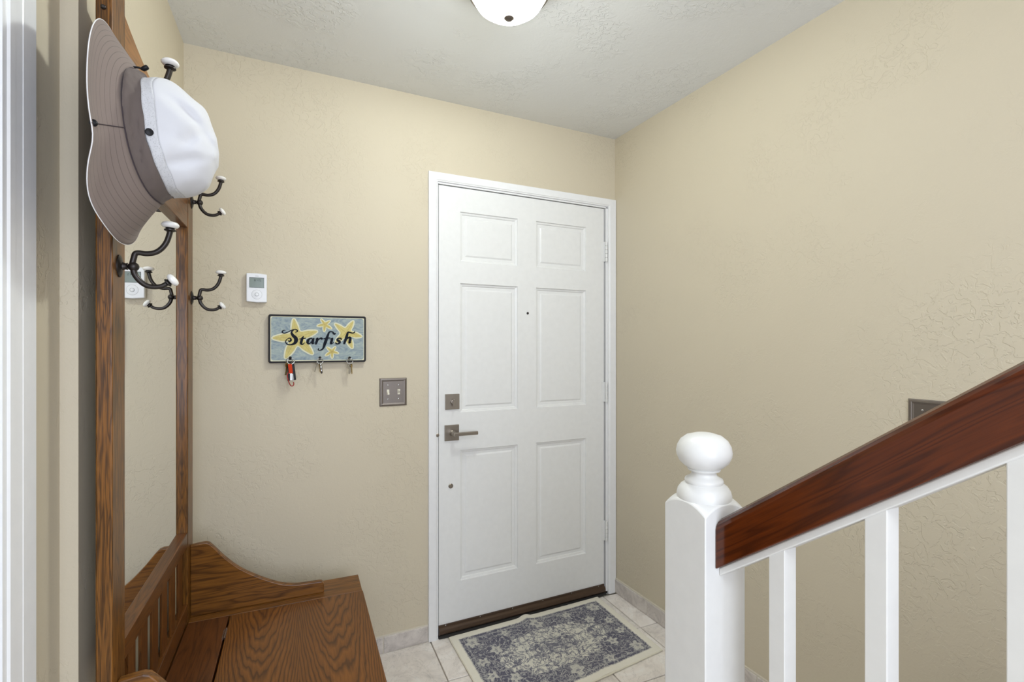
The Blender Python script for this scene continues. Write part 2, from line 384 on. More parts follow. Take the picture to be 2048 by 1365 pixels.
STROKES= [[(-0.1231, 0.0352, 0.0011), (-0.1288, 0.0356, 0.0014), (-0.1336, 0.0305, 0.0022), (-0.1321, 0.026, 0.0018), (-0.1252, 0.0242, 0.0017), (-0.1158, 0.0278, 0.0014), (-0.1053, 0.0336, 0.0014), (-0.0969, 0.0377, 0.0017), (-0.0863, 0.0392, 0.002), (-0.0799, 0.0356, 0.0025), (-0.0804, 0.031, 0.0022), (-0.0863, 0.0279, 0.0011)], [(-0.0927, 0.0361, 0.0011), (-0.099, 0.0319, 0.0025), (-0.1001, 0.0245, 0.0039), (-0.0948, 0.0153, 0.0053), (-0.0863, 0.0061, 0.0065), (-0.0842, -0.0031, 0.007), (-0.0874, -0.0124, 0.0056), (-0.0948, -0.0182, 0.0037), (-0.1053, -0.0212, 0.0024), (-0.1148, -0.0194, 0.0021), (-0.1204, -0.0137, 0.0018), (-0.1211, -0.0056, 0.0017), (-0.1158, 0.0013, 0.0014), (-0.1085, 0.0048, 0.0017), (-0.1032, 0.0021, 0.0025), (-0.1032, -0.0044, 0.0034), (-0.1085, -0.0079, 0.0028), (-0.1121, -0.0051, 0.0014)], [(-0.0569, 0.0128, 0.0011), (-0.0607, 0.0063, 0.0037), (-0.065, -0.0077, 0.0048), (-0.0661, -0.0158, 0.0042), (-0.0607, -0.0193, 0.0022), (-0.0517, -0.0123, 0.0008)], [(-0.0718, 0.0018, 0.0017), (-0.0607, 0.0035, 0.002), (-0.0495, 0.005, 0.0017)], [(-0.0235, 0.0019, 0.0017), (-0.0283, 0.0046, 0.0022), (-0.0359, 0.0022, 0.0034), (-0.0413, -0.0053, 0.0048), (-0.0418, -0.0128, 0.0045), (-0.0366, -0.017, 0.0025), (-0.0283, -0.0099, 0.0017), (-0.0229, -0.0005, 0.0017)], [(-0.0185, 0.0052, 0.002), (-0.0213, -0.0005, 0.0042), (-0.0239, -0.0099, 0.0048), (-0.0235, -0.016, 0.0031), (-0.0156, -0.0132, 0.0008)], [(-0.0117, 0.0014, 0.0014), (-0.0049, 0.0048, 0.0031), (-0.0075, -0.0051, 0.0045), (-0.0113, -0.0174, 0.0034)], [(-0.0064, -0.0075, 0.0014), (0.0002, 0.0013, 0.002), (0.0063, 0.0051, 0.0031), (0.0112, 0.0039, 0.0037), (0.0108, 0.0002, 0.0017)], [(0.055, 0.0252, 0.0031), (0.0537, 0.03, 0.0025), (0.0458, 0.0328, 0.002), (0.0384, 0.0289, 0.0028), (0.0335, 0.0164, 0.0042), (0.0279, -0.0002, 0.0053), (0.0223, -0.0168, 0.0053), (0.0179, -0.0311, 0.0037), (0.0123, -0.0393, 0.0025), (0.0035, -0.0433, 0.0018), (-0.0025, -0.0409, 0.0017), (-0.0012, -0.0362, 0.0017)], [(0.0183, 0.0035, 0.0017), (0.0312, 0.0055, 0.002), (0.0429, 0.0068, 0.0017)], [(0.0627, 0.0268, 0.0014), (0.0605, 0.0239, 0.0034), (0.0564, 0.0214, 0.0014)], [(0.042, 0.0015, 0.0011), (0.0514, 0.0054, 0.0025), (0.0485, -0.0049, 0.0045), (0.0451, -0.0156, 0.0034), (0.0514, -0.0149, 0.0017), (0.0577, -0.0101, 0.0008)], [(0.0855, 0.0013, 0.0028), (0.0832, 0.0054, 0.0022), (0.0759, 0.0058, 0.0022), (0.0702, 0.0024, 0.0028), (0.0713, -0.0024, 0.0042), (0.0777, -0.0072, 0.0051), (0.0791, -0.0124, 0.0039), (0.0729, -0.0168, 0.0022), (0.0661, -0.0163, 0.0025), (0.0634, -0.0125, 0.002)], [(0.1391, 0.0354, 0.0011), (0.1368, 0.03, 0.0021), (0.1298, 0.0275, 0.0021), (0.12, 0.0298, 0.0024), (0.1126, 0.0307, 0.0028), (0.1089, 0.022, 0.0042), (0.1043, 0.005, 0.0051), (0.0969, -0.0155, 0.0037)], [(0.102, -0.0046, 0.0014), (0.1096, 0.0055, 0.0025), (0.1177, 0.0095, 0.0039), (0.1212, 0.0051, 0.0048), (0.1193, -0.0046, 0.0048), (0.1168, -0.0131, 0.0031), (0.1242, -0.0109, 0.0008)]]
STARS= [((-0.0831, 0.0084), [(-0.0927, 0.08), (-0.0069, 0.033), (-0.0235, -0.058), (-0.1221, -0.0734), (-0.1676, 0.0051)]), ((0.0223, 0.0614), [(0.0086, 0.0819), (0.042, 0.0765), (0.0474, 0.0447), (0.0196, 0.0324), (-0.006, 0.0545)]), ((0.1038, 0.0279), [(0.0618, 0.0645), (0.1328, 0.0766), (0.1657, 0.014), (0.1289, -0.0349), (0.0638, -0.012)]), ((0.0496, -0.0483), [(0.0308, -0.0316), (0.0632, -0.0292), (0.0745, -0.0556), (0.0503, -0.0755), (0.025, -0.0648)])]
# ================================================================== hall tree with storage bench (tilted frame)
ht = thing('hall_tree', 'tall brown oak hall tree with mirror and lidded storage bench along the left wall', 'hall tree', (-0.1, 1.55, 0), 'T')
PF = -0.325; PB = -0.3515
def post(y0, y1):
    m = MB()
    m.prism([(PF,y0),(PF,y1),(PB,y1),(PB,y0)], lambda x, y: (x, y, 0.0), lambda x, y: (x, y, 2.055))
    return m
for y0, y1, lb in ((1.164, 1.240, 'near oak post'), (1.865, 1.944, 'far oak post')):
    pp = post(y0, y1).done('post', M['oakpost'], ht, bevel=0.003)
    MB().lathe([(0.0045,0),(0.0045,0.002),(0.003,0.005),(0,0.006)], (-0.3385, y0, 1.961), (0,-1,0), 14).done('nail_cap', M['iron'], pp, smooth=True)
# crest board, scooped top edge
yc = 1.5525; cr = [(1.240,1.99)]
top = []
for k in range(25):
    y = 1.240+(1.865-1.240)*k/24; u = (y-yc)/0.3125
    top.append((y, 1.962+0.042*abs(u)**2.2))
low = [(1.865-(1.865-1.240)*k/24, 1.815) for k in range(25)]
MB().prism(top+low, lambda y, z: (PF-0.003, y, z), lambda y, z: (PF-0.021, y, z)).done('crest_board', M['oakcrest'], ht, bevel=0.002)
MB().box(-0.348, PF-0.001, 1.240, 1.865, 1.699, 1.815).done('top_rail', M['oakrail'], ht, bevel=0.002)
MB().box(-0.348, PF-0.001, 1.240, 1.865, 0.676, 0.7205).done('middle_rail', M['oakrail'], ht, bevel=0.002)
MB().box(-0.348, PF-0.001, 1.240, 1.865, 0.435, 0.492).done('lower_rail', M['oakrail'], ht, bevel=0.002)
MB().box(-0.346, -0.3415, 1.236, 1.869, 0.712, 1.705).done('mirror_glass', M['mirror'], ht, label='tall rectangular mirror')
pitch = 0.625/6.5
for k in range(6):
    y = 1.240+pitch*(k+0.75)-0.027; MB().box(-0.338, -0.332, y, y+0.054, 0.485, 0.68).done('slat', M['oakslat'], ht, bevel=0.001)
# seat: side strips run front to back, fixed board at the back, hinged lid
SZ = 0.431
MB().box(-0.325, 0.213, 1.864, 1.998, SZ-0.02, SZ).done('seat_side_board', M['oakarm'], ht, bevel=0.002)
MB().box(-0.325, 0.213, 1.110, 1.244, SZ-0.02, SZ).done('seat_side_board', M['oakarm'], ht, bevel=0.002)
MB().box(-0.325, -0.2105, 1.246, 1.862, SZ-0.02, SZ).done('seat_back_board', M['oakbase'], ht, bevel=0.0015)
lid = MB().box(-0.2055, 0.215, 1.247, 1.860, SZ-0.02, SZ+0.001).done('bench_lid', M['oaklid'], ht, bevel=0.0025, label='hinged seat lid with arched grain')
for y in (1.72, 1.33):
    MB().lathe([(0.0032,0),(0.0032,0.06)], (-0.208, y, SZ), (0,1,0), 10).box(-0.214, -0.202, y+0.004, y+0.056, SZ-0.001, SZ+0.0006).done('lid_hinge', M['steel'], lid)
# bench box
MB().box(0.165, 0.185, 1.15, 1.955, 0.06, SZ-0.02).done('front_panel', M['oakrail'], ht, bevel=0.002)
for y in (1.15, 1.935): MB().box(-0.325, 0.165, y, y+0.02, 0.06, SZ-0.02).done('side_panel', M['oakrail'], ht)
MB().box(-0.345, -0.325, 1.24, 1.865, 0.06, SZ-0.02).done('back_panel', M['oakrail'], ht)
MB().box(-0.325, 0.165, 1.17, 1.935, 0.06, 0.08).done('bottom_panel', M['oakrail'], ht)
for y in (1.135, 1.93): MB().box(0.150, 0.195, y, y+0.04, 0.0, SZ-0.02).done('leg', M['oakpost'], ht, bevel=0.003)
# scrolled arms
ap = [(-0.325,0.431),(-0.325,0.664),(-0.300,0.667),(-0.283,0.668),(-0.272,0.664),(-0.262,0.653)]
ap += [tuple(v[:2]) for v in spline([(-0.250,0.638,0),(-0.2265,0.609,0),(-0.1822,0.5645,0),(-0.1215,0.5225,0),(-0.0592,0.4895,0),(-0.0112,0.4765,0),(0.030,0.4735,0),(0.0700,0.4722,0)], 5)]
ap += [(0.078,0.4705),(0.083,0.4645),(0.0845,0.455),(0.0845,0.431)]
for y in (1.900, 1.187):
    MB().prism(ap, lambda x, z, y=y: (x, y, z), lambda x, z, y=y: (x, y+0.021, z)).done('arm', M['oakarm'], ht, bevel=0.003)
# coat hooks: local frame, plate at origin, prongs towards +x
def make_hook():
    h = MB(); h.lathe([(0.0,0),(0.0165,0.0),(0.0165,0.002),(0.013,0.004),(0.006,0.006),(0.0045,0.011),(0.0055,0.014)], (0,0,0), (1,0,0), 24)
    # plate is taller than wide
    for v in h.bm.verts: v.co.z *= 1.35
    sph = [(0.0001,0.0135)] + [(0.0095*math.sin(math.pi*k/10), 0.0235-0.0095*math.cos(math.pi*k/10)) for k in range(1, 10)] + [(0.0001,0.033)]
    h.lathe(sph, (0,0,0), (1,0,0), 20, cap=False)
    up = spline([(0.0215,0,0.006),(0.024,0,0.018),(0.0265,0,0.0265),(0.033,0,0.0285),(0.045,0,0.0275),(0.059,0,0.031),(0.070,0,0.040),(0.0785,0,0.054),(0.0835,0,0.071),(0.0845,0,0.078)], 5)
    n = len(up); h.tube(up, [0.0052]*(n), 12)
    dn = spline([(0.0235,0,-0.006),(0.026,0,-0.016),(0.034,0,-0.028),(0.045,0,-0.0365),(0.0585,0,-0.0385),(0.071,0,-0.036),(0.080,0,-0.0295)], 5)
    h.tube(dn, [0.0056-0.0010*k/len(dn) for k in range(len(dn))], 12)
    d1 = Vector((0.02,0,1)).normalized(); d2 = Vector((0.80,0,0.60)).normalized()
    p1 = Vector((0.0845,0,0.077)); p2 = Vector((0.0795,0,-0.030))
    for p, d, s in ((p1, d1, 1.0), (p2, d2, 0.85)):
        h.lathe([(0.0055*s,-0.002),(0.0105*s,0.0005),(0.0105*s,0.0025),(0.007*s,0.0045),(0.0085*s,0.006),(0.005*s,0.0085)], p, d, 20)
    ho = h.done('coat_hook', M['iron'], None, smooth=True); ks = []
    for p, d, s in ((p1, d1, 1.0), (p2, d2, 0.85)):
        k = MB().lathe([(0.006*s,0.0055),(0.0125*s,0.0068),(0.0158*s,0.0105),(0.0160*s,0.0125),(0.0135*s,0.0165),(0.008*s,0.0185),(0,0.019)], p, d, 28).done('porcelain_knob', M['porcelain'], ho, smooth=True, label='white porcelain knob'); k['org'] = [0,0,0]; ks.append(k)
    return ho, ks
ho, ks = make_hook()
for i, (y, z) in enumerate([(1.202,1.4775),(1.202,1.8085),(1.9212,1.4789),(1.9212,1.7968)]):
    if i == 0: o = ho
    else:
        o = ho.copy(); COL.objects.link(o)
        for k in ks: c = k.copy(); COL.objects.link(c); c.parent = o
    o.parent = ht; o.location = (PF+0.1, y-1.55, z)
    o['label'] = 'dark bronze double coat hook with white knobs'

# ================================================================== sun hat (tilted frame)
hat = thing('sun_hat', 'taupe and white sun hat with a wide stitched brim, on the hall tree upper hook', 'hat', (-0.27, 1.11, 1.70), 'T')
YC = 1.11
rings = [((-0.309,1.888),(-0.297,1.508),(-0.3000,1.690),0.145,(-0.315,)),
         ((-0.2649,1.8216),(-0.2395,1.5886),(-0.2703,1.700),0.088,None),
         ((-0.2496,1.8082),(-0.2183,1.6071),(-0.2399,1.690),0.082,None),
         ((-0.2183,1.8129),(-0.1943,1.6138),(-0.2160,1.690),0.080,None),
         ((-0.1739,1.7750),(-0.1639,1.6300),(-0.1769,1.690),0.062,None),
         ((-0.1506,1.7251),(-0.1489,1.6719),(-0.1497,1.690),0.030,None)]
NU = 112
def sgnpow(c, e): return math.copysign(abs(c)**e, c)
def ringpt(k, th):
    T_, B_, N_, ay, far = rings[k]
    c = math.cos(th); s = math.sin(th)
    e = 0.86 if k == 0 else 0.9
    cc = sgnpow(c, e); ss = sgnpow(s, e)
    cx, cz = (T_[0]+B_[0])/2, (T_[1]+B_[1])/2
    dx, dz = (T_[0]-B_[0])/2, (T_[1]-B_[1])/2
    nx = N_[0]-cx if s > 0 else (-0.006 if k == 0 else 0.0)
    x = cx+dx*cc+nx*ss; z = cz+dz*cc+(N_[1]-cz)*abs(ss)*(1-abs(cc)); y = YC-ay*ss
    return Vector((x, y, z))
def bump1(x, m, w_): return math.exp(-((x-m)/w_)**2)
def hatpt(v, th):                     # v: 0 edge .. 5 crown tip
    k = min(int(v), 4); t = v-k
    if k < 1:
        p = ringpt(0, th).lerp(ringpt(1, th), t)
        p.x -= 0.010*math.sin(math.pi*t)*abs(math.sin(th))
        f = (1-t)
        p.x += f*(0.006*bump1(th, 1.75, 0.17)-0.012*bump1(th, 2.30, 0.38)+0.000*bump1(th, 1.1, 0.4))
        p.z += f*0.0
    else:
        a, b = ringpt(k, th), ringpt(k+1, th)
        p0 = ringpt(max(k-1, 1), th); p3 = ringpt(min(k+2, 5), th)
        p = 0.5*((2*a)+(b-p0)*t+(2*p0-5*a+4*b-p3)*t*t+(3*a-p0-3*b+p3)*t**3)
        amp = 0.0 if v < 1.02 else (0.004 if v < 2 else 0.0085)
        q = p*11
        p = p+noise.noise_vector(q+Vector((3, 1, 7)))*amp+noise.noise_vector(q*2.7)*amp*0.45
        if 1 < v < 2:
            s_ = math.sin(math.pi*(v-1))
            p.y += 0.006*math.sin(th*2.0+v*3)*s_; p.x += 0.0035*s_*abs(noise.noise(Vector((th*5.0, v*2.5, 3))))*2; p.y -= 0.007*s_*abs(noise.noise(Vector((th*3.2+v*1.8, v*2.0, 9))))
        if v > 2.3:                      # soft creases in the crown cloth
            w_ = min((v-2.3)*1.5, 1.0)
            for cz_, cx_, a_, l_ in ((1.745,-0.185,-0.5,0.010),(1.700,-0.175,0.9,0.008),(1.655,-0.190,0.4,0.009),(1.720,-0.165,2.2,0.008)):
                d_ = (p.z-cz_)*math.cos(a_)-(p.x-cx_)*math.sin(a_); e_ = (p.z-cz_)*math.sin(a_)+(p.x-cx_)*math.cos(a_)
                p.y += 0.009*w_*math.exp(-(d_/l_)**2)*math.exp(-(e_/0.035)**2)
    return p
def hatsurf(name, v0, v1, n, mat, thick=0.0015, cap=False, label=None):
    m = MB(); uvl = m.bm.loops.layers.uv.new('UVMap'); R_ = []
    for i in range(n+1):
        v = v0+(v1-v0)*i/n; R_.append([(m.bm.verts.new(hatpt(v, 2*math.pi*j/NU)), v) for j in range(NU)])
    for i in range(n):
        for jx in range(NU):
            j2 = (jx+1) % NU; q = [R_[i][jx], R_[i][j2], R_[i+1][j2], R_[i+1][jx]]
            f = m.bm.faces.new([a[0] for a in q])
            us = [jx/NU, (jx+1)/NU, (jx+1)/NU, jx/NU]
            for l, a, u in zip(f.loops, q, us): l[uvl].uv = (u, a[1])
    if cap:
        c = m.bm.verts.new(sum((a[0].co for a in R_[-1]), Vector())/NU+Vector((0.004, 0, 0)))
        for jx in range(NU):
            f = m.bm.faces.new((R_[-1][jx][0], R_[-1][(jx+1) % NU][0], c))
            for l in f.loops: l[uvl].uv = (jx/NU, 5)
    o = m.done(name, mat, hat, smooth=True, label=label)
    s = o.modifiers.new('solid', 'SOLIDIFY'); s.thickness = thick; s.offset = -1
    return o
def cloth(name, col, stitch=False, mesh=False):
    t = NT(name); uv = t.n('ShaderNodeTexCoord').outputs['UV']; sp = t.n('ShaderNodeSeparateXYZ'); t.t.links.new(uv, sp.inputs[0])
    weave = t.noise(t.obj(), 900, 2, 0.7); base = t.mix(t.noise(t.obj(), 12, 3), tuple(c*0.88 for c in col[:3])+(1,), col); h = t.math('MULTIPLY', weave, 0.4)
    if stitch:
        fr = t.math('FRACT', t.math('MULTIPLY', sp.outputs[1], 9.0))
        ln = t.ramp(fr, [(0.0, g(0)), (0.06, g(1)), (0.94, g(1)), (1.0, g(0))])
        base = t.mix(ln, tuple(c*0.55 for c in col[:3])+(1,), base); h = t.math('ADD', h, t.math('MULTIPLY', ln, 2.0))
    if mesh:
        vo = t.n('ShaderNodeTexVoronoi'); vo.inputs['Scale'].default_value = 420; t.t.links.new(t.obj(), vo.inputs['Vector'])
        dd = t.ramp(vo.outputs['Distance'], [(0.15, g(0)), (0.4, g(1))]); base = t.mix(dd, tuple(c*0.72 for c in col[:3])+(1,), base); h = t.math('ADD', h, dd)
    t.set(Base_Color=base, Roughness=0.85); t.b.inputs['Specular IOR Level'].default_value = 0.25
    t.b.inputs['Sheen Weight'].default_value = 0.1
    t.bump(h, 0.35, 0.0006); return t.m
hatsurf('brim', 0, 1, 14, cloth('taupe_brim_cloth', srgb(132,118,110), stitch=True), 0.002)
hatsurf('hat_band', 1, 2, 10, cloth('taupe_band_cloth', srgb(104,93,88)), 0.0015)
hatsurf('mesh_panel', 2, 2.75, 6, cloth('white_vent_mesh', srgb(206,206,208), mesh=True), 0.0012)
hatsurf('crown', 2.75, 5, 20, cloth('white_crown_cloth', srgb(214,214,217)), 0.0012, cap=True)
MB().tube([hatpt(0, 2*math.pi*k/NU)+Vector((-0.0006,0,0)) for k in range(NU)], 0.0008, 6, True).done('brim_piping', plain('white_piping', srgb(228,226,226), 0.8), hat, smooth=True)
darkcl = plain('dark_seam_cloth', srgb(62,52,56), 0.9)
MB().tube([hatpt(1.0, 2*math.pi*k/NU) for k in range(NU)], 0.0012, 6, True).done('band_seam', darkcl, hat, smooth=True)
MB().tube([hatpt(v/10, 1.66)+Vector((0.0005,-0.001,0)) for v in range(0, 11)], 0.0007, 6).done('brim_seam', darkcl, hat)
blk = plain('black_plastic', srgb(18,17,19), 0.45, spec=0.25)
pa = hatpt(0.16, 1.66); MB().lathe([(0.0055,0),(0.0055,0.002),(0.003,0.0035),(0.003,0.002),(0.0,0.002)], pa+Vector((0,-0.001,0)), (0.45,-1,0.0), 18).done('snap', blk, hat, smooth=True, label='black brim snap')
pb = hatpt(2.25, 1.57); MB().lathe([(0.0062,-0.001),(0.0062,0.0015),(0.004,0.0025),(0.0015,0.0022),(0,0.003)], pb+Vector((0,-0.001,0)), (0.35,-1,0.0), 18).done('snap', blk, hat, smooth=True, label='black crown snap')
pc = hatpt(1.35, 0.12)
MB().tube(spline([pc+Vector((-0.016,-0.006,0.004)), pc+Vector((-0.006,-0.004,0.006)), pc+Vector((0.002,-0.004,0.003)), pc+Vector((0.008,-0.004,0.009))], 4), 0.0018, 8).lathe([(0.0035,0),(0.0042,0.003),(0.0042,0.009),(0.0025,0.011)], pc+Vector((-0.001,-0.004,0.004)), (0.8,-0.2,0.5), 12).done('cord_toggle', blk, hat, smooth=True, label='black chin-cord toggle')

# ================================================================== thermostat
th_ = thing('thermostat', 'small white thermostat with a grey screen and round dial button, on the door wall', 'thermostat', (-0.0617, YW, 1.487))
bx = [(-0.0969,1.4895),(-0.0617,1.4860),(-0.0265,1.4875),(-0.0265,1.5955),(-0.0617,1.5985),(-0.0969,1.5975)]
MB().prism(bx, lambda x, z: (x, YW, z), lambda x, z: (x, YW-0.022, z)).done('body', M['plastic'], th_, bevel=0.003)
MB().box(-0.0865, -0.0360, YW-0.0229, YW-0.021, 1.5425, 1.5815).done('bezel', M['iron'], th_)
sc = MB().box(-0.0858, -0.0367, YW-0.0234, YW-0.0215, 1.5430, 1.5800).done('screen', M['lcd'], th_)
dg = MB()
for x0, segs in ((-0.0700, 'abcdefg'), (-0.0610, 'bcfg'), (-0.0520, 'afgcd')):
    z0 = 1.5670; w_, hh = 0.0050, 0.0080
    S_ = dict(a=(x0,x0+w_,z0+hh-0.0010,z0+hh), d=(x0,x0+w_,z0,z0+0.0010), g=(x0,x0+w_,z0+hh/2-0.0005,z0+hh/2+0.0005), b=(x0+w_-0.001,x0+w_,z0+hh/2,z0+hh), c=(x0+w_-0.001,x0+w_,z0,z0+hh/2), e=(x0,x0+0.001,z0,z0+hh/2), f=(x0,x0+0.001,z0+hh/2,z0+hh))
    for q in segs: a = S_[q]; dg.box(a[0], a[1], YW-0.0237, YW-0.0232, a[2], a[3])
dg.done('digits', M['ink'], sc)
MB().lathe([(0.0175,0),(0.0175,0.0008),(0.0162,0.0012),(0.0,0.0012)], (-0.0612, YW-0.0215, 1.5165), (0,-1,0), 36).done('dial_ring', M['plastic'], th_, smooth=True)
MB().lathe([(0.0170,0.0),(0.0182,0.0),(0.0182,0.0004),(0.0170,0.0004)], (-0.0612, YW-0.0218, 1.5165), (0,-1,0), 36, cap=False).done('dial_groove', M['greyprint'], th_)
MB().lathe([(0.0070,0.0008),(0.0070,0.0014),(0.0058,0.0014),(0.0058,0.0024),(0.005,0.0028),(0,0.0028)], (-0.0612, YW-0.0215, 1.5165), (0,-1,0), 28).done('centre_button', M['plastic'], th_, smooth=True)
MB().lathe([(0.0060,0.0013),(0.0074,0.0013),(0.0074,0.0017),(0.0060,0.0017)], (-0.0612, YW-0.0215, 1.5165), (0,-1,0), 28, cap=False).done('button_groove', M['greyprint'], th_)
MB().box(-0.0670, -0.0550, YW-0.0224, YW-0.0215, 1.5862, 1.5876).done('print_mark', M['greyprint'], th_)

# ================================================================== key rack sign
BX, BZ = 0.161, 1.345
kr = thing('key_rack', 'rectangular painted key rack reading Starfish, with yellow starfish on blue grey', 'key rack', (BX, YW, BZ-0.095))
def rrect(x0, x1, z0, z1, r, n=5):
    out = []
    for cx, cz, a0 in ((x1-r,z1-r,0),(x0+r,z1-r,90),(x0+r,z0+r,180),(x1-r,z0+r,270)):
        for k in range(n+1): a = R(a0+90*k/n); out.append((cx+r*math.cos(a), cz+r*math.sin(a)))
    return out
board = MB().prism(rrect(BX-0.1825, BX+0.1845, BZ-0.0925, BZ+0.0975, 0.008), lambda x, z: (x, YW, z), lambda x, z: (x, YW-0.022, z)).done('board', plain('charcoal_board', srgb(40,38,40), 0.55, spec=0.2), kr, bevel=0.002, label='charcoal edged board')
YF = YW-0.022
t = NT('blue_grey_wash'); v = t.obj()
sw_ = t.noise(t.map((1,1,2.2)), 16, 4, 0.65, 2.6)
colr = t.ramp(sw_, [(0.28, srgb(104,122,134)), (0.45, srgb(132,147,150)), (0.60, srgb(152,164,158)), (0.78, srgb(172,180,168))])
t.set(Base_Color=colr, Roughness=0.45); t.bump(sw_, 0.2, 0.0006); M['wash'] = t.m
cream = plain('cream_paint', srgb(214,212,182), 0.5); yel = NT('starfish_yellow'); yv = yel.noise(yel.obj(), 60, 3, 0.6, 1.0)
yel.set(Base_Color=yel.ramp(yv, [(0.3, srgb(182,166,92)), (0.6, srgb(202,188,112))]), Roughness=0.5); yel = yel.m
navy = plain('navy_lettering_paint', srgb(14,19,30), 0.6, spec=0.15)
MB().prism(rrect(BX-0.1755, BX+0.1765, BZ-0.0855, BZ+0.0895, 0.004), lambda x, z: (x, YF+0.001, z), lambda x, z: (x, YF-0.0008, z)).done('painted_border', cream, kr)
MB().prism(rrect(BX-0.1725, BX+0.1740, BZ-0.0822, BZ+0.0870, 0.008), lambda x, z: (x, YF, z), lambda x, z: (x, YF-0.0011, z)).done('painted_panel', M['wash'], kr)
def starpoly(c, tips, inner, blunt, grow):
    c = Vector((c[0], c[1])); T_ = [Vector(q) for q in tips]; n = len(T_); out = []
    for i in range(n):
        a = T_[i]; b = T_[(i+1) % n]; d = (a-c).normalized(); pr_ = Vector((-d.y, d.x)); L = (a-c).length
        e = (T_[(i-1) % n]-c); sgn = 1 if pr_.dot(e) > 0 else -1
        wd = L*blunt
        a2 = a+d*grow
        out += [a2-d*L*0.42+pr_*sgn*(wd+grow), a2-d*L*0.08+pr_*sgn*(wd*0.40+grow*0.7), a2, a2-d*L*0.08-pr_*sgn*(wd*0.40+grow*0.7), a2-d*L*0.42-pr_*sgn*(wd+grow)]
        mid = ((a-c).normalized()+(b-c).normalized()).normalized(); out.append(c+mid*(inner*min((a-c).length, (b-c).length)+grow))
    P = [Vector((p.x, p.y, 0)) for p in out]; res = []; m_ = len(P)
    for i in range(m_):
        p0, p1, p2, p3 = P[i-1], P[i], P[(i+1) % m_], P[(i+2) % m_]
        for k in range(4):
            t_ = k/4; res.append(0.5*((2*p1)+(p2-p0)*t_+(2*p0-5*p1+4*p2-p3)*t_*t_+(3*p1-p0-3*p2+p3)*t_**3))
    return [(p.x, p.y) for p in res]
STARDARK = plain('starfish_shade_line', srgb(176,146,76), 0.6)
for c, tips in STARS:
    big = (Vector(tips[0])-Vector(c)).length > 0.035
    for nm, gr, dy, mt in (('starfish_outline', 0.0046 if big else 0.0032, 0.0016, cream), ('painted_starfish', 0.0, 0.0022, yel)):
        pts = starpoly(c, tips, 0.37, 0.155, gr)
        m = MB(); vs = [m.bm.verts.new((BX+p[0], YF-dy, BZ+p[1])) for p in pts]; vb = [m.bm.verts.new((BX+p[0], YF, BZ+p[1])) for p in pts]
        cc = m.bm.verts.new((BX+c[0], YF-dy-(0.0008 if nm[0] == 'p' else 0), BZ+c[1])); n = len(vs)
        for k in range(n): m.bm.faces.new((vs[k], vs[(k+1) % n], cc)); m.bm.faces.new((vs[k], vb[k], vb[(k+1) % n], vs[(k+1) % n]))
        so = m.done(nm, mt, kr)
    ar = MB()
    for tp in tips:
        a = Vector((BX+c[0], YF-0.0027, BZ+c[1])); b = Vector((BX+c[0]*0.12+tp[0]*0.88, YF-0.0023, BZ+c[1]*0.12+tp[1]*0.88)); ar.tube([a, (a+b)/2+Vector((0.0006,0,0.0006)), b], [0.0007,0.0006,0.0003], 5)
    ar.done('arm_line', STARDARK, kr)
lt = MB()
for q, st in enumerate(STROKES):
    sp_ = spline([(a, b, 0) for a, b, w_ in st], 6); ws = [x.x for x in spline([(w_, 0, 0) for a, b, w_ in st], 6)]
    L_, R2 = [], []; n = len(sp_); yy = YF-0.0034-0.00006*q
    for i, p in enumerate(sp_):
        tn = (sp_[min(i+1, n-1)]-sp_[max(i-1, 0)]).normalized(); nn = Vector((-tn.y, tn.x, 0)); h_ = max(ws[i], 0.0009)*1.05
        a = p+nn*h_; b = p-nn*h_; L_.append((lt.bm.verts.new((BX+a.x, yy, BZ+a.y)), lt.bm.verts.new((BX+a.x, YF-0.0005, BZ+a.y)))); R2.append((lt.bm.verts.new((BX+b.x, yy, BZ+b.y)), lt.bm.verts.new((BX+b.x, YF-0.0005, BZ+b.y))))
    for i in range(n-1):
        lt.bm.faces.new((L_[i][0], L_[i+1][0], R2[i+1][0], R2[i][0])); lt.bm.faces.new((L_[i][0], L_[i][1], L_[i+1][1], L_[i+1][0])); lt.bm.faces.new((R2[i][0], R2[i+1][0], R2[i+1][1], R2[i][1]))
    lt.lathe([(ws[0]*0.95,0),(ws[0]*0.95,0.003)], (BX+sp_[0].x, YF-0.0004, BZ+sp_[0].y), (0,-1,0), 10); lt.lathe([(ws[-1]*0.95,0),(ws[-1]*0.95,0.003)], (BX+sp_[-1].x, YF-0.0004, BZ+sp_[-1].y), (0,-1,0), 10)
lt.done('lettering', navy, kr, label='navy script lettering reading Starfish')
HK = [(0.0555,1.2685),(0.1640,1.2675),(0.2775,1.2660)]
for x, z in HK:
    MB().lathe([(0.0045,0),(0.0045,0.002),(0.0026,0.003),(0.0026,0.014),(0.0050,0.015),(0.0056,0.018),(0.003,0.021),(0,0.0215)], (x, YF-0.0008, z), (0,-1,0.25), 16).done('peg', blk, kr, smooth=True, label='black peg')
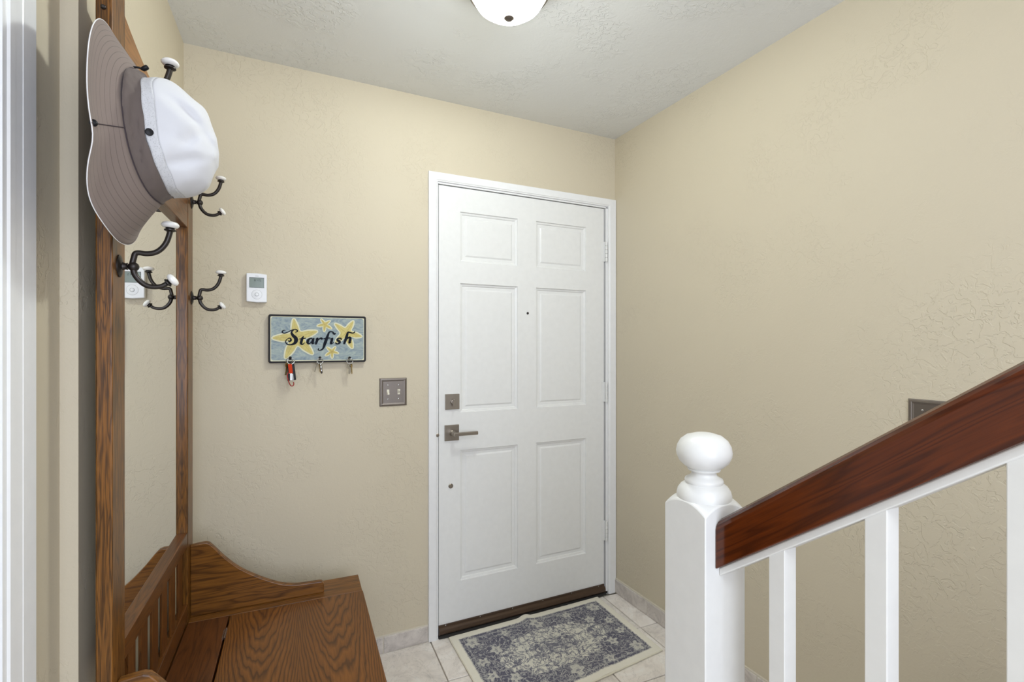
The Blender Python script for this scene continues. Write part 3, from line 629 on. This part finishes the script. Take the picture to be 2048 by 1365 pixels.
# key bunches
brass = plain('brass_key', srgb(176,150,90), 0.35, 0.9); red = plain('red_webbing', srgb(198,60,24), 0.7, spec=0.2); redm = plain('red_anodised_metal', srgb(150,32,28), 0.3, 0.5)
def ring(m, c, r, tr_=0.0012, tilt=0.0, n=28):
    m.tube([(c[0]+r*math.cos(2*math.pi*k/n), c[1]+tilt*math.sin(2*math.pi*k/n), c[2]+r*math.sin(2*math.pi*k/n)) for k in range(n)], tr_, 6, True); return m
def key(name, mat, parent, x, y, z, L, ang, yaw, hr=0.0095):
    """flat key: round bow with a hole, notched blade; top of the bow at (x,y,z)"""
    m = MB(); n = 18
    o_ = []; i_ = []
    for k in range(n):
        a = 2*math.pi*k/n; o_.append((hr*math.cos(a), -hr+hr*math.sin(a))); i_.append((0.0028*math.cos(a), -0.0045+0.0028*math.sin(a)))
    for s in (-0.0009, 0.0009):
        vo = [m.bm.verts.new((p[0], s, p[1])) for p in o_]; vi = [m.bm.verts.new((p[0], s, p[1])) for p in i_]
        for k in range(n): m.bm.faces.new((vo[k], vo[(k+1) % n], vi[(k+1) % n], vi[k]))
        if s < 0: fo, fi = vo, vi
        else:
            for k in range(n): m.bm.faces.new((fo[k], vo[k], vo[(k+1) % n], fo[(k+1) % n])); m.bm.faces.new((fi[k], fi[(k+1) % n], vi[(k+1) % n], vi[k]))
    bl = [(-0.0035,-2*hr+0.002),(0.0035,-2*hr+0.002),(0.0035,-L+0.003),(0.001,-L),(-0.0015,-L+0.001)]
    kk = 5; zz = -L+0.004
    for q in range(kk): bl += [(-0.0015 if q % 2 else -0.0034, zz+q*(L-2*hr-0.006)/kk)]
    m.prism(bl, lambda a, b: (a, -0.0008, b), lambda a, b: (a, 0.0008, b))
    Mx = Matrix.Translation((x, y, z)) @ Matrix.Rotation(ang, 4, 'Y') @ Matrix.Rotation(yaw, 4, 'Z')
    m.bm.transform(Mx); return m.done(name, mat, parent)
YK = YF-0.017
x, z = HK[0]
k1 = thing('key_bunch', 'keys with red strap and red carabiner on the leftmost peg of the rack', 'keys', (x, YK, z-0.1), group=None)
ring(ring(MB(), (x+0.002, YK, z-0.0085), 0.0125, tilt=0.003), (x-0.004, YK+0.002, z-0.009), 0.0115, tilt=-0.004).done('split_ring', M['steel'], k1, smooth=True)
key('key', brass, k1, x-0.011, YK-0.001, z-0.014, 0.050, R(6), R(55)); key('key', M['steel'], k1, x-0.010, YK+0.004, z-0.016, 0.048, R(10), R(70))
fb = MB().prism([(x+0.000,z-0.022),(x+0.014,z-0.018),(x+0.0215,z-0.082),(x-0.010,z-0.086),(x-0.0105,z-0.030)], lambda a, b: (a, YK-0.001, b), lambda a, b: (a, YK+0.007, b)).done('fob', blk, k1, bevel=0.002, label='black plastic fob')
MB().box(x-0.001, x+0.0080, YK-0.0065, YK-0.0055, z-0.083, z-0.058).done('paper_tag', M['plastic'], k1, label='small white tag')
MB().prism([(x-0.0085,z-0.020),(x+0.0055,z-0.0195),(x+0.0090,z-0.0560),(x-0.0045,z-0.0575)], lambda a, b: (a, YK-0.0065, b), lambda a, b: (a, YK-0.0045, b)).done('strap', red, k1, bevel=0.0006, label='orange red webbing strap')
cb = [(x-0.007,z-0.053),(x-0.0100,z-0.060),(x-0.0095,z-0.072),(x-0.005,z-0.090),(x-0.001,z-0.100),(x+0.0045,z-0.1055),(x+0.0105,z-0.1035),(x+0.0125,z-0.097),(x+0.0105,z-0.090)]
MB().tube([(p.x, YK-0.006, p.y) for p in spline([(a, b, 0) for a, b in cb], 4)], 0.0019, 8).done('carabiner', redm, k1, smooth=True, label='red carabiner clip')
MB().tube([(x-0.006, YK-0.006, z-0.056), (x+0.009, YK-0.006, z-0.058), (x+0.0120, YK-0.006, z-0.088)], 0.0012, 8).done('carabiner_gate', M['steel'], k1, smooth=True)
x, z = HK[1]
k2 = thing('key_bunch', 'short silver keys and barrel charm on the middle peg of the painted rack', 'keys', (x, YK, z-0.06))
ring(ring(MB(), (x, YK, z-0.0075), 0.0115, tilt=0.003), (x+0.001, YK-0.001, z-0.008), 0.0100, tilt=-0.003).done('split_ring', M['steel'], k2, smooth=True)
key('key', M['steel'], k2, x-0.0095, YK-0.002, z-0.010, 0.043, R(14), R(65), 0.008); key('key', brass, k2, x-0.001, YK+0.002, z-0.018, 0.036, R(-3), R(60), 0.007)
MB().lathe([(0.0025,0),(0.0050,0.003),(0.0052,0.010),(0.0035,0.012),(0.0050,0.015),(0.0052,0.024),(0.0034,0.026),(0.0045,0.029),(0.0040,0.034)], (x+0.0015, YK-0.003, z-0.016), (0.12,0,-1), 14).done('barrel_charm', M['steel'], k2, smooth=True)
MB().lathe([(0.0030,0),(0.0038,0.003),(0.0030,0.009),(0,0.010)], (x+0.0055, YK-0.002, z-0.0495), (0.1,0,-1), 10).done('charm_tip', M['iron'], k2, smooth=True)
x, z = HK[2]
k3 = thing('key_bunch', 'plain silver and brass keys on the rightmost peg of the painted rack', 'keys', (x, YK, z-0.06))
ring(ring(MB(), (x, YK, z-0.008), 0.0120, tilt=0.003), (x+0.002, YK-0.001, z-0.0095), 0.0105, tilt=-0.003).done('split_ring', M['steel'], k3, smooth=True)
key('key', M['steel'], k3, x-0.0015, YK-0.003, z-0.019, 0.043, R(1), R(20), 0.0075); key('key', brass, k3, x+0.007, YK-0.001, z-0.020, 0.042, R(-3), R(62), 0.008); key('key', M['steel'], k3, x+0.005, YK+0.004, z-0.019, 0.042, R(-2), R(68), 0.008)

# ================================================================== switch plates
def switch_plate(label, org, fr):
    """fr maps (across, out, up) to world"""
    W_, H_ = 0.1165, 0.1210
    r = thing('switch_plate', label, 'light switch', org); m = MB(); prev = None
    for off, dep in [(0,0),(0,0.003),(0.003,0.0055),(0.008,0.0065),(0.0095,0.0055),(0.0125,0.0050),(0.0145,0.0042)]:
        v = [m.bm.verts.new(fr(*q)) for q in [(-W_/2+off,dep,-H_/2+off),(W_/2-off,dep,-H_/2+off),(W_/2-off,dep,H_/2-off),(-W_/2+off,dep,H_/2-off)]]
        if prev:
            for k in range(4): m.bm.faces.new((prev[k], prev[(k+1) % 4], v[(k+1) % 4], v[k]))
        prev = v
    m.bm.faces.new(prev); m.done('cover_plate', M['pewter'], r)
    for sx, dn in ((-0.023, -1), (0.023, 1)):
        s = MB()
        s.prism([(-0.0052,-0.0115),(0.0052,-0.0115),(0.0052,0.0115),(-0.0052,0.0115)], lambda a, b: fr(sx+a, 0.003, b), lambda a, b: fr(sx+a, 0.0055, b))
        s.prism([(0.0045,-0.006),(0.0055,0.002),(0.016,dn*0.008+0.004),(0.016,dn*0.008-0.002)], lambda a, b: fr(sx-0.0040, a, b), lambda a, b: fr(sx+0.0040, a, b))
        s.done('toggle', M['ivory'], r, bevel=0.0006)
        for sz in (-0.030, 0.030):
            c = Vector(fr(sx, 0.0042, sz)); d = Vector(fr(sx, 1.0042, sz))-c
            MB().lathe([(0.0030,0),(0.0028,0.001),(0.0015,0.0016),(0,0.0017)], c, d, 14).done('screw', M['steel'], r, smooth=True)
    return r
switch_plate('pewter double switch plate on the wall left of the white door', (0.4633, YW, 1.12), lambda a, o_, u: (0.4633+a, YW-o_, 1.1200+u))
switch_plate('pewter switch plate half hidden behind the wooden handrail', (XR, 0.728, 1.108), lambda a, o_, u: (XR-o_, 0.728-a, 1.108+u))

# ================================================================== ceiling light
LX, LY = 0.613, 1.294
cl = thing('ceiling_light', 'lit white glass bowl ceiling light with a metal finial', 'ceiling light', (LX, LY, CZ-0.16))
MB().lathe([(0.02,0),(0.128,0.0),(0.132,-0.010),(0.128,-0.022),(0.118,-0.040),(0.115,-0.066),(0.119,-0.074),(0.119,-0.086),(0.112,-0.090),(0.107,-0.088),(0.105,-0.070),(0.100,-0.030),(0.02,-0.026)], (LX,LY,CZ), (0,0,1), 56, cap=False).done('rim', M['pewter'], cl, smooth=True)
MB().lathe([(0.109,-0.086),(0.105,-0.100),(0.094,-0.118),(0.074,-0.133),(0.046,-0.143),(0.020,-0.147),(0.0,-0.148)], (LX,LY,CZ), (0,0,1), 48, cap=False).done('glass_bowl', M['bulb'], cl, smooth=True, label='glowing white glass bowl')
pd = bpy.data.lights.new('lamp_bulb', 'POINT'); pd.energy = LAMP; pd.color = (0.93, 0.99, 0.95); pd.shadow_soft_size = 0.03
po = bpy.data.objects.new('lamp_bulb', pd); COL.objects.link(po); po.location = (LX, LY, CZ-0.105)
MB().lathe([(0.010,-0.1475),(0.0165,-0.1485),(0.0165,-0.153),(0.014,-0.156),(0.0145,-0.160),(0.009,-0.165),(0,-0.167)], (LX,LY,CZ), (0,0,1), 20).done('finial', M['pewter'], cl, smooth=True)

# ================================================================== stair railing
sr = thing('stair_railing', 'white stair railing with newel post and stained wooden handrail in the right foreground', 'railing', (0.7515, 0.702, 0))
NX0, NX1, NY0, NY1 = 0.700, 0.803, 0.6505, 0.7535; cxn, cyn = 0.7515, 0.702
SL = 0.741
nw = MB(); N_ = 20; grid = []
for i in range(N_+1):
    for jx in range(N_+1):
        x = NX0+(NX1-NX0)*i/N_; y = NY0+(NY1-NY0)*jx/N_; r_ = math.hypot(x-cxn, y-cyn)
        z = 1.0270-max(0, (r_-0.046))*0.02-max(0, (r_-0.049))**1.35*2.9
        grid.append(nw.bm.verts.new((x, y, max(z, 1.002))))
G_ = lambda i, j_: grid[i*(N_+1)+j_]
for i in range(N_):
    for jx in range(N_): nw.bm.faces.new((G_(i,jx), G_(i+1,jx), G_(i+1,jx+1), G_(i,jx+1)))
edge = [G_(i,0) for i in range(N_)]+[G_(N_,j_) for j_ in range(N_)]+[G_(i,N_) for i in range(N_,0,-1)]+[G_(0,j_) for j_ in range(N_,0,-1)]
bot = [nw.bm.verts.new((v_.co.x, v_.co.y, 0.0)) for v_ in edge]; n = len(edge)
for k in range(n): nw.bm.faces.new((edge[k], bot[k], bot[(k+1) % n], edge[(k+1) % n]))
nw.bm.faces.new(bot)
newel = nw.done('newel_post', M['white'], sr, smooth=True)
newel.data.set_sharp_from_angle(angle=R(22))
b_ = newel.modifiers.new('bevel', 'BEVEL'); b_.width = 0.002; b_.segments = 2; b_.limit_method = 'ANGLE'; b_.angle_limit = R(30)
fin = [(0.049,1.018),(0.0505,1.026),(0.0505,1.033),(0.0485,1.041),(0.043,1.049),(0.0365,1.0535),(0.0345,1.0545),(0.036,1.0585),(0.0345,1.0625),(0.028,1.066),(0.0235,1.070),(0.0225,1.075),(0.0245,1.078),(0.0295,1.079),(0.0305,1.0815),(0.029,1.083),(0.036,1.087),(0.0455,1.096),(0.0505,1.107),(0.0515,1.115),(0.0495,1.126),(0.0435,1.137),(0.033,1.1455),(0.018,1.150),(0,1.1515)]
MB().lathe(fin, (cxn,cyn,0), (0,0,1), 56).done('ball_finial', M['white'], newel, smooth=True)
def sheared(prof, y0, y1, z0):   # prof in (x, dz); follows the stair pitch towards the camera side
    return MB().prism(prof, lambda x, dz: (x, y0, z0+dz+SL*(NY0-y0)), lambda x, dz: (x, y1, z0+dz+SL*(NY0-y1)))
YE = -0.32
hp = [(0.724,-0.0865),(0.724,-0.016),(0.7258,-0.008),(0.7305,-0.0015),(0.739,0.0035),(0.7515,0.005),(0.761,0.0045),(0.770,0.002),(0.776,-0.003),(0.779,-0.010),(0.779,-0.0865)]
sheared(hp, NY0-0.0005, YE, 0.9985).done('handrail', M['cherry'], sr, bevel=0.002, label='reddish brown stained wood handrail')
sheared([(0.734,-0.101),(0.734,-0.086),(0.769,-0.086),(0.769,-0.101)], NY0, YE, 0.9985).done('rail_fillet', M['white'], sr, bevel=0.002)
by = 0.5236; k = 0
while by > -0.30:
    y0 = by; y1 = by+0.0281; zt = lambda y: 0.9985-0.099+SL*(NY0-y); stp = max(0, math.floor((0.63-by)/0.27)+1)*0.2
    m = MB(); m.prism([(y0,max(stp-0.001,0)),(y1,max(stp-0.001,0)),(y1,zt(y1)),(y0,zt(y0))], lambda y, z: (0.737, y, z), lambda y, z: (0.766, y, z))
    m.done('baluster', M['white'], sr, bevel=0.0012); by -= 0.1470
# the stairs the railing belongs to (just outside the frame)
st = MB()
for k in range(5):
    ya = 0.63-k*0.27; st.box(0.70, XR-0.004, ya-0.27-(0.35 if k == 4 else 0), ya, 0.0, 0.2*(k+1))
st = struct(st.done('staircase', M['white'])); st['org'] = [0,0,0]
for k in range(5):
    ya = 0.63-k*0.27; MB().box(0.70, XR-0.006, ya-0.27-(0.35 if k == 4 else 0), ya+0.02, 0.2*(k+1)-0.001, 0.2*(k+1)+0.0004).done('tread', M['cherry'], st)

# ================================================================== rug
RX0, RX1, RY0, RY1 = 0.712, 1.512, 1.640, 2.118
# measured corners: back-left, back-right, front-right, front-left
RC = [(0.7085,2.122),(1.520,2.128),(1.507,1.640),(0.700,1.560)]
rug = thing('entry_rug', 'small cream and slate blue patterned rug on the tiles before the white door', 'rug', (1.11, 1.86, 0))
def rugpt(u, v): # u 0..1 left-right, v 0..1 front-back
    a = Vector(RC[3]).lerp(Vector(RC[2]), u); b = Vector(RC[0]).lerp(Vector(RC[1]), u); p = a.lerp(b, v)
    z = 0.0085+0.0035*math.exp(-((u-0.47)/0.035)**2)*(0.35+v**2)+0.003*math.exp(-((u-0.62)/0.05)**2)*(1-v)**2+0.0012*noise.noise(Vector((u*9, v*5, 0)))
    p2 = p.copy()
    ed = 0.0018*noise.noise(Vector((u*40, v*40, 2)))
    return Vector((p2.x+ed, p2.y+ed+0.010*math.exp(-((u-0.47)/0.03)**2)*v, z))
BU, BV = 0.040, 0.066
m = MB(); uvl = m.bm.loops.layers.uv.new('UVMap'); NU2, NV2 = 160, 100; vg = [[m.bm.verts.new(rugpt(i/NU2, j_/NV2)) for j_ in range(NV2+1)] for i in range(NU2+1)]
vlow = {}
for i in range(NU2):
    for j_ in range(NV2):
        f = m.bm.faces.new((vg[i][j_], vg[i+1][j_], vg[i+1][j_+1], vg[i][j_+1]))
        for l, (a, b) in zip(f.loops, ((i,j_),(i+1,j_),(i+1,j_+1),(i,j_+1))): l[uvl].uv = (a/NU2*0.80, b/NV2*0.50)
bd = [vg[i][0] for i in range(NU2)]+[vg[NU2][j_] for j_ in range(NV2)]+[vg[i][NV2] for i in range(NU2,0,-1)]+[vg[0][j_] for j_ in range(NV2,0,-1)]
lo = [m.bm.verts.new((q.co.x, q.co.y, 0.0006)) for q in bd]; n = len(bd)
for k in range(n):
    f = m.bm.faces.new((bd[k], lo[k], lo[(k+1) % n], bd[(k+1) % n]))
    for l in f.loops: l[uvl].uv = (0.005, 0.005)
t = NT('rug_pile'); uv = t.n('ShaderNodeTexCoord').outputs['UV']; sp = t.n('ShaderNodeSeparateXYZ'); t.t.links.new(uv, sp.inputs[0])
U, V = sp.outputs[0], sp.outputs[1]
au = t.math('ABSOLUTE', t.math('SUBTRACT', U, 0.40)); av = t.math('ABSOLUTE', t.math('SUBTRACT', V, 0.25))
cmb = t.n('ShaderNodeCombineXYZ'); t.t.links.new(au, cmb.inputs[0]); t.t.links.new(av, cmb.inputs[1]); sym = cmb.outputs[0]
wob = t.math('MULTIPLY', t.math('SUBTRACT', t.noise(uv, 90, 3), 0.5), 0.010)
edge_u = t.math('SUBTRACT', 0.40, au); edge_v = t.math('SUBTRACT', 0.25, av); ed = t.math('ADD', t.math('MINIMUM', edge_u, edge_v), wob)
def warp(scale, amt, vec):
    nc = t.n('ShaderNodeTexNoise'); nc.inputs['Scale'].default_value = scale; nc.inputs['Detail'].default_value = 2; t.t.links.new(uv, nc.inputs['Vector'])
    vs_ = t.n('ShaderNodeVectorMath', operation='SCALE'); t.t.links.new(nc.outputs['Color'], vs_.inputs[0]); vs_.inputs['Scale'].default_value = amt
    dv = t.n('ShaderNodeVectorMath', operation='ADD'); t.t.links.new(vec, dv.inputs[0]); t.t.links.new(vs_.outputs[0], dv.inputs[1]); return dv.outputs[0]
W1 = warp(22, 0.030, sym)
def lines(vec, sc_, w0, dist=1.5):
    return t.ramp(t.math('ABSOLUTE', t.math('SUBTRACT', t.noise(vec, sc_, 3, 0.6, dist), 0.5)), [(w0*0.3, g(1)), (w0, g(0))])
ln1 = lines(W1, 15, 0.045, 2.0); ln2 = lines(W1, 26, 0.030, 1.2)
leaf = t.ramp(t.noise(W1, 20, 3, 0.6, 2.5), [(0.36, g(0.25)), (0.45, g(0.85)), (0.52, g(1.1))])
field = t.math('MULTIPLY', leaf, t.math('SUBTRACT', 1.0, t.math('MULTIPLY', t.math('MAXIMUM', ln1, ln2), 0.72)))
def flower(cu, cv, rad, src=None):
    x_ = t.math('SUBTRACT', t.n('ShaderNodeSeparateXYZ').outputs[0] if False else WU, cu); y_ = t.math('SUBTRACT', WV, cv)
    rr = t.math('SQRT', t.math('ADD', t.math('MULTIPLY', x_, x_), t.math('MULTIPLY', y_, y_)))
    an = t.math('ARCTAN2', y_, x_); pt = t.math('ADD', 1.0, t.math('MULTIPLY', t.math('COSINE', t.math('MULTIPLY', an, 5.0)), 0.28))
    q = t.math('DIVIDE', rr, t.math('MULTIPLY', pt, rad))
    return t.ramp(q, [(0.0, g(0.35)), (0.30, g(0.55)), (0.36, g(0.95)), (0.85, g(0.9)), (1.0, g(0))])
W2 = warp(26, 0.026, sym); spw = t.n('ShaderNodeSeparateXYZ'); t.t.links.new(W2, spw.inputs[0]); WU = t.math('SUBTRACT', spw.outputs[0], 0.013); WV = t.math('SUBTRACT', spw.outputs[1], 0.013)
fl = None
for cu, cv, rad in ((0.322,0.172,0.030),(0.325,0.045,0.022),(0.0,0.172,0.030),(0.165,0.178,0.019),(0.245,0.090,0.024)):
    q = flower(cu, cv, rad); fl = q if fl is None else t.math('MAXIMUM', fl, q)
scr = t.math('MAXIMUM', t.math('MULTIPLY', lines(W1, 24, 0.045, 2.0), 0.55), t.math('MULTIPLY', t.ramp(t.noise(W1, 36, 3, 0.6, 1.0), [(0.56, g(0)), (0.64, g(1))]), 0.45))
border = t.math('MAXIMUM', t.math('MULTIPLY', fl, 0.72), scr)
med = t.math('ADD', t.math('MULTIPLY', t.math('MULTIPLY', au, au), 12.5), t.math('MULTIPLY', t.math('MULTIPLY', av, av), 46.0))
medn = t.math('ADD', med, t.math('MULTIPLY', t.math('SUBTRACT', t.noise(W1, 30, 3), 0.5), 0.8))
inner = t.ramp(medn, [(0.74, g(1)), (0.84, g(0))])
core = t.ramp(medn, [(0.05, g(0.55)), (0.14, g(1))])
pat = t.mix(inner, border, t.mix(1.0, field, core, 'MULTIPLY'))
rgbv = t.n('ShaderNodeSeparateColor'); t.t.links.new(pat, rgbv.inputs[0]); pv = rgbv.outputs[0]
pv = t.math('ADD', t.math('MULTIPLY', pv, 0.90), t.math('MULTIPLY', t.math('SUBTRACT', t.noise(uv, 160, 3, 0.7), 0.38), 0.75))
colr = t.ramp(pv, [(0.02, srgb(90,89,104)), (0.28, srgb(122,121,131)), (0.55, srgb(172,170,166)), (0.85, srgb(214,211,198))])
creamc = srgb(232,227,212)
inb = t.ramp(ed, [(0.030, g(0)), (0.033, g(1))])
stripe = t.ramp(ed, [(0.046, g(0)), (0.048, g(1)), (0.051, g(1)), (0.053, g(0))])
colr = t.mix(t.math('MULTIPLY', stripe, 0.5), colr, srgb(190,188,182))
tuft = t.noise(uv, 420, 2, 0.7)
t.set(Base_Color=t.mix(inb, creamc, colr), Roughness=0.95); t.b.inputs['Specular IOR Level'].default_value = 0.1
t.bump(t.math('ADD', t.math('MULTIPLY', tuft, 0.7), t.math('MULTIPLY', pv, 0.5)), 0.6, 0.0022)
M['rug'] = t.m
m.done('rug_pile', M['rug'], rug, smooth=True)
MB().tube([Vector((v_.x, v_.y, 0.0045)) for v_ in [rugpt(k/60, 0) for k in range(60)]+[rugpt(1, k/36) for k in range(36)]+[rugpt(1-k/60, 1) for k in range(60)]+[rugpt(0, 1-k/36) for k in range(36)]], 0.0040, 8, True).done('bound_edge', plain('cream_binding', srgb(226,220,200), 0.9), rug, smooth=True)
